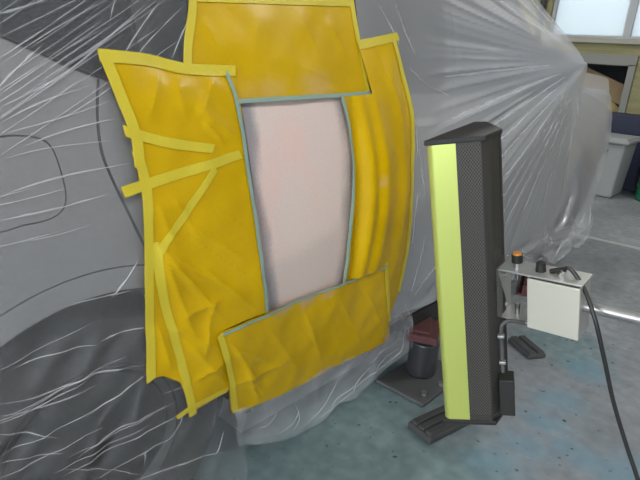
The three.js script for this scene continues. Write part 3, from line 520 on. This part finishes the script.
  const bracketMetal = std({ color: lin(0.42, 0.42, 0.40), metalness: 0.55, roughness: 0.38 }), boxMetal = std({ color: lin(0.56, 0.55, 0.47), metalness: 0.2, roughness: 0.5 });
  const B3 = (u0, u1, v0, v1, w0, w1, r = 0.0015) => oriented(span(u0, u1, v0, v1, w0, w1, r), o, U, Vv, Wv);
  const arm = group('lamp_bracket', 'silver metal bracket box with bolts clamped behind the curing lamp', 'bracket', loc(0.06, -0.1, 0));
  const wb = -toCam * 0.062;
  const lipW = toCam * 0.004;
  mesh('channel', [B3(u0, u1 + 0.004, 0, 0.005, wb, lipW), B3(u0, 0, vh, vh + 0.005, wb, lipW), B3(u0, u0 + 0.006, vh, 0.005, wb, lipW)], bracketMetal, arm, 'bent metal channel');
  mesh('box_front', B3(0, u1, vh - 0.006, -0.004, 0, toCam * 0.006, 0.002), boxMetal, arm, 'pale silver cover plate');
  mesh('box_body', [B3(u1 - 0.003, u1, vh - 0.004, 0, wb, 0), B3(0, u1, vh - 0.004, vh - 0.001, wb, 0), B3(0, 0.003, vh, 0, wb, 0), B3(0, u1, vh, 0, wb, wb + toCam * 0.003)], bracketMetal, arm);
  const hexBolt = (u, v, w, r, h, mat, name, label, dir = 1) => mesh(name, cyl(loc(u, v, w), loc(u, v + h * dir, w), r, r, 6), mat, arm, label);
  const wm = wb * 0.45;
  hexBolt(u0 * 0.5, 0.004, wm, 0.011, 0.012, M.chrome, 'nut', 'steel nut');
  mesh('clamp_bolt', cyl(loc(u0 * 0.5, 0.016, wm), loc(u0 * 0.5, 0.036, wm), 0.013, 0.013, 12), bl, arm, 'black clamp bolt head');
  mesh('bolt_cap', cyl(loc(u0 * 0.5, 0.036, wm), loc(u0 * 0.5, 0.04, wm), 0.011, 0.010, 14), std({ color: lin(0.5, 0.2, 0.04), roughness: 0.5 }), arm, 'orange bolt cap');
  hexBolt(u0 * 0.5, 0, wm, 0.006, 0.03, M.chrome, 'bolt_shank', 'steel bolt end', -1);
  hexBolt(u0 * 0.5, vh + 0.004, wm, 0.008, 0.03, M.chrome, 'bolt', 'steel bolt');
  mesh('knob', cyl(loc(0.018, 0.004, wm), loc(0.018, 0.026, wm), 0.012, 0.010, 14), bl, arm, 'black rubber knob');
  for (const v of [vh * 0.2, vh * 0.82]) mesh('screw', cyl(loc(u0 + 0.004, v, wm), loc(u0 + 0.009, v, wm), 0.006, 0.006, 10), M.chrome, arm, 'steel screw');
  mesh('lamp_mount', cyl(loc(u0 - 0.045, vh * 0.5, wm), loc(u0 - 0.0005, vh * 0.5, wm), 0.02, 0.02, 18), bl, arm, 'black mount between bracket and lamp');
  mesh('tilt_knob', cyl(at(488, 262, 1.31), at(497, 251, 1.32), 0.012, 0.018, 16), bl, arm, 'black tilt knob');
  const gland = mesh('cable_gland', cyl(loc(0.062, 0.004, wm), loc(0.07, 0.018, wm), 0.008, 0.007, 12), M.chrome, arm, 'steel cable gland');
  mesh('gland_sleeve', tube([loc(0.04, 0.008, wm), loc(0.055, 0.014, wm), loc(0.072, 0.02, wm)], 0.006, 16), bl, gland);
  // rod and stand
  const steel = std({ color: lin(0.4, 0.4, 0.39), metalness: 0.8, roughness: 0.3 });
  const r0 = loc(u1, vh * 0.5, wb * 0.5), r1 = r0.clone().addScaledVector(U, 0.5);
  const stand = group('lamp_stand', 'steel stand with a round boom rod carrying the curing lamp', 'stand', V3(r1.x, 0, r1.z));
  mesh('boom', cyl(r0, r1.clone().addScaledVector(U, 0.05), 0.0125, 0.0125, 24), steel, stand, 'scuffed steel boom rod');
  mesh('mast', cyl(V3(r1.x, 0.06, r1.z), V3(r1.x, r1.y + 0.35, r1.z), 0.02, 0.02, 20), steel, stand);
  mesh('clamp', box(0.06, 0.07, 0.06, r1.x, r1.y, r1.z, 0.006), bl, stand);
  for (const a of [20, 140, 260]) { const e = V3(r1.x + 0.25 * Math.cos(rad(a)), 0.025, r1.z + 0.25 * Math.sin(rad(a))); mesh('leg', cyl(V3(r1.x, 0.08, r1.z), e, 0.016, 0.016, 12), steel, stand); mesh('foot', cyl(V3(e.x, 0, e.z), V3(e.x, 0.04, e.z), 0.022, 0.02, 14), bl, stand); }
  // supply cable
  const c = [loc(0.066, 0.012, wm), loc(0.078, 0.026, wm), at(582, 285, 1.19), at(594, 316, 1.16), at(604, 358, 1.17), at(613, 400, 1.19), at(626, 444, 1.2), at(638, 480, 1.2), at(655, 540, 1.2)];
  const end = c[c.length - 1], fl = V3(end.x + 0.02, 0.006, end.z + 0.1);
  thing('power_cable', 'black power cable hanging from the top of the bracket box', 'cable', tube([...c, V3(end.x + 0.02, 0.15, end.z + 0.02), fl, V3(fl.x + 0.2, 0.006, fl.z + 0.12)], 0.0048, 140, 10), std({ color: lin(0.015, 0.015, 0.015), roughness: 0.4 }));
}

// ------------------------------------------------------------------ lift and blocks on the floor
{
  const b = onFloor(427, 378), red = std({ color: lin(0.16, 0.055, 0.055), roughness: 0.75, map: dataTex(128, 128, (u, v) => { const q = fbm(u * 12, v * 12, 3, 4) * 120; return [215 + q, 215 + q, 215 + q]; }) });
  const post = std({ color: lin(0.07, 0.07, 0.075), roughness: 0.32, metalness: 0.5 }), plate = std({ color: lin(0.12, 0.12, 0.12), roughness: 0.6, metalness: 0.3 });
  const j = group('support_jack', 'dark steel jack post with a rusty red saddle under the car sill', 'jack', V3(b.x, 0, b.z - 0.02));
  mesh('base_plate', box(0.3, 0.014, 0.2, b.x - 0.02, 0.007, b.z - 0.01, 0.004), plate, j, 'bolted steel base plate');
  for (const [dx, dz] of [[-0.12, 0.06], [0.08, 0.06], [-0.02, 0.07]]) mesh('bolt', cyl(V3(b.x + dx, 0.014, b.z + dz), V3(b.x + dx, 0.026, b.z + dz), 0.011, 0.011, 6), M.rim, j);
  mesh('cylinder', new THREE.LatheGeometry([[0.001, 0.014], [0.05, 0.014], [0.054, 0.024], [0.054, 0.142], [0.05, 0.152], [0.03, 0.154], [0.03, 0.166], [0.001, 0.166]].map(([a, h]) => V2(a, h)), 40).translate(b.x, 0, b.z - 0.03), post, j);
  const sad = onFloor(424, 318, 0.18);
  mesh('saddle', [oriented(box(0.16, 0.028, 0.11, 0, 0, 0, 0.005), V3(b.x + 0.01, 0.178, b.z - 0.045), V3(0.9, 0, -0.43), V3(0, 1, 0), V3(0.43, 0, 0.9)), oriented(box(0.12, 0.012, 0.07, 0, 0.018, -0.01, 0.004), V3(b.x + 0.01, 0.178, b.z - 0.045), V3(0.9, 0, -0.43), V3(0, 1, 0), V3(0.43, 0, 0.9))], red, j, 'rusty red saddle');
  // rusty beam lying further along under the car
  const rb = onFloor(547, 264);
  thing('steel_bar', 'rusty red steel bar lying under the draped front wheel', 'steel bar', [oriented(box(0.7, 0.06, 0.08, 0, 0.03, 0, 0.004), V3(rb.x - 0.25, 0, rb.z + 0.02), V3(0.95, 0, -0.31), V3(0, 1, 0), V3(0.31, 0, 0.95)), oriented(box(0.7, 0.012, 0.12, 0, 0.006, 0, 0.003), V3(rb.x - 0.25, 0, rb.z + 0.02), V3(0.95, 0, -0.31), V3(0, 1, 0), V3(0.31, 0, 0.95))], red);
  const blk = std({ color: lin(0.055, 0.055, 0.055), roughness: 0.8 });
  const ribbed = (name, label, p, dir, L, W, h, n) => {
    const o = group(name, label, 'block', V3(p.x, 0, p.z)), u = V3(Math.cos(dir), 0, Math.sin(dir)), w = V3(-Math.sin(dir), 0, Math.cos(dir));
    mesh('body', oriented(box(L, h * 0.75, W, 0, h * 0.375, 0, 0.008), p, u, V3(0, 1, 0), w.clone().negate().negate()), blk, o);
    for (let i = 0; i < n; i++) mesh('rib', oriented(box(L * 0.94, h * 0.4, W * 0.7 / n, 0, h * 0.8, (i - (n - 1) / 2) * W * 0.92 / n, 0.004), p, u, V3(0, 1, 0), w), blk, o);
  };
  const d1 = onFloor(463, 412).sub(onFloor(430, 428)); ribbed('rubber_block', 'long dark ribbed rubber block on the floor below the lime edge of the lamp', onFloor(446, 423), Math.atan2(d1.z, d1.x), 0.26, 0.1, 0.035, 3);
  const d2 = onFloor(537, 357).sub(onFloor(515, 338)); ribbed('rubber_block', 'small worn ribbed rubber pad on the open floor behind the bracket', onFloor(526, 350), Math.atan2(d2.z, d2.x), 0.15, 0.085, 0.03, 2);
}

// ------------------------------------------------------------------ things by the far wall
{
  const bp = onFloor(622, 202);
  const gp = std({ color: lin(0.3, 0.31, 0.31), roughness: 0.6 });
  const bin = group('waste_bin', 'grey plastic bin with a rim and hand grip by the far wall', 'bin', V3(bp.x + 0.2, 0, bp.z - 0.26));
  const cx = bp.x + 0.2, cz = bp.z - 0.26, hB = 0.53;
  const tub = box(0.44, hB, 0.36, 0, hB / 2, 0, 0.03); { const p = tub.attributes.position; for (let i = 0; i < p.count; i++) { const k = 0.84 + 0.16 * p.getY(i) / hB; p.setX(i, p.getX(i) * k); p.setZ(i, p.getZ(i) * k); } tub.computeVertexNormals(); }
  mesh('tub', tub.translate(cx, 0, cz), gp, bin);
  mesh('rim', box(0.5, 0.035, 0.42, cx, hB, cz, 0.012), gp, bin);
  mesh('grip', box(0.012, 0.03, 0.09, cx - 0.218, hB - 0.09, cz, 0.004), M.blackTrim, bin, 'dark hand grip slot');
  mesh('lid', box(0.46, 0.02, 0.38, cx, hB + 0.022, cz, 0.008), gp, bin);
  const gz = onFloor(640, 200);
  const green = group('green_crate', 'green plastic container standing beside the grey bin', 'container', V3(gz.x + 0.1, 0, gz.z + 0.1));
  const gm = std({ color: lin(0.01, 0.14, 0.07), roughness: 0.5 });
  mesh('body', new THREE.LatheGeometry([[0.001, 0], [0.17, 0], [0.175, 0.02], [0.18, 0.42], [0.001, 0.42]].map(([a, b]) => V2(a, b)), 32).translate(gz.x + 0.05, 0, gz.z + 0.12), gm, green);
  for (const h of [0.14, 0.3, 0.41]) mesh('hoop', new THREE.TorusGeometry(0.18, 0.01, 8, 32).rotateX(Math.PI / 2).translate(gz.x + 0.05, h, gz.z + 0.12), gm, green);
  mesh('lid', cyl(V3(gz.x + 0.05, 0.42, gz.z + 0.12), V3(gz.x + 0.05, 0.44, gz.z + 0.12), 0.17, 0.165, 32), M.blackTrim, green, 'dark lid');
  // navy cabinet against the wall behind the bin
  const nav = std({ color: lin(0.012, 0.016, 0.045), roughness: 0.5 });
  const cab = group('navy_cabinet', 'low navy blue cabinet against the far wall behind the bin', 'cabinet', V3(6.2, 0, -0.4));
  mesh('body', span(6.1, 6.285, 0, 0.74, -0.95, 0.2, 0.01), nav, cab);
  mesh('door', span(6.085, 6.099, 0.05, 0.71, -0.93, -0.38, 0.004), nav, cab); mesh('door', span(6.085, 6.099, 0.05, 0.71, -0.37, 0.18, 0.004), nav, cab);
  // things in the recess
  const card = std({ color: lin(0.33, 0.24, 0.13), roughness: 0.85 }), cloth = std({ color: lin(0.38, 0.3, 0.14), roughness: 0.9 });
  const y0 = 0.58;
  const cb = group('wooden_plank', 'light brown plank leaning inside the wall recess', 'plank', V3(6.75, y0, -1.1));
  mesh('board', new RoundedBoxGeometry(0.04, 0.2, 0.6, 2, 0.006).rotateX(0.35).translate(6.68, 0.98, -1.06), card, cb); mesh('prop', span(6.62, 6.74, y0, 0.9, -1.2, -1.0, 0.006), card, cb);
  const rag = new THREE.IcosahedronGeometry(0.12, 4); { const p = rag.attributes.position; for (let i = 0; i < p.count; i++) { const v = V3().fromBufferAttribute(p, i), k = 1 + 0.5 * fbm(v.x * 14, v.y * 14, v.z * 14, 3); p.setXYZ(i, v.x * k * 0.9, Math.max(v.y * k * 1.1, -0.1), v.z * k); } }
  const ragG = mergeVertices((rag.deleteAttribute('normal'), rag.deleteAttribute('uv'), rag)); ragG.computeVertexNormals();
  thing('rag_bundle', 'crumpled yellowish rag bundle on the ledge of the wall recess', 'rag', ragG.translate(6.46, y0 + 0.11, -0.88), cloth);
}

renderer.render(scene, camera);
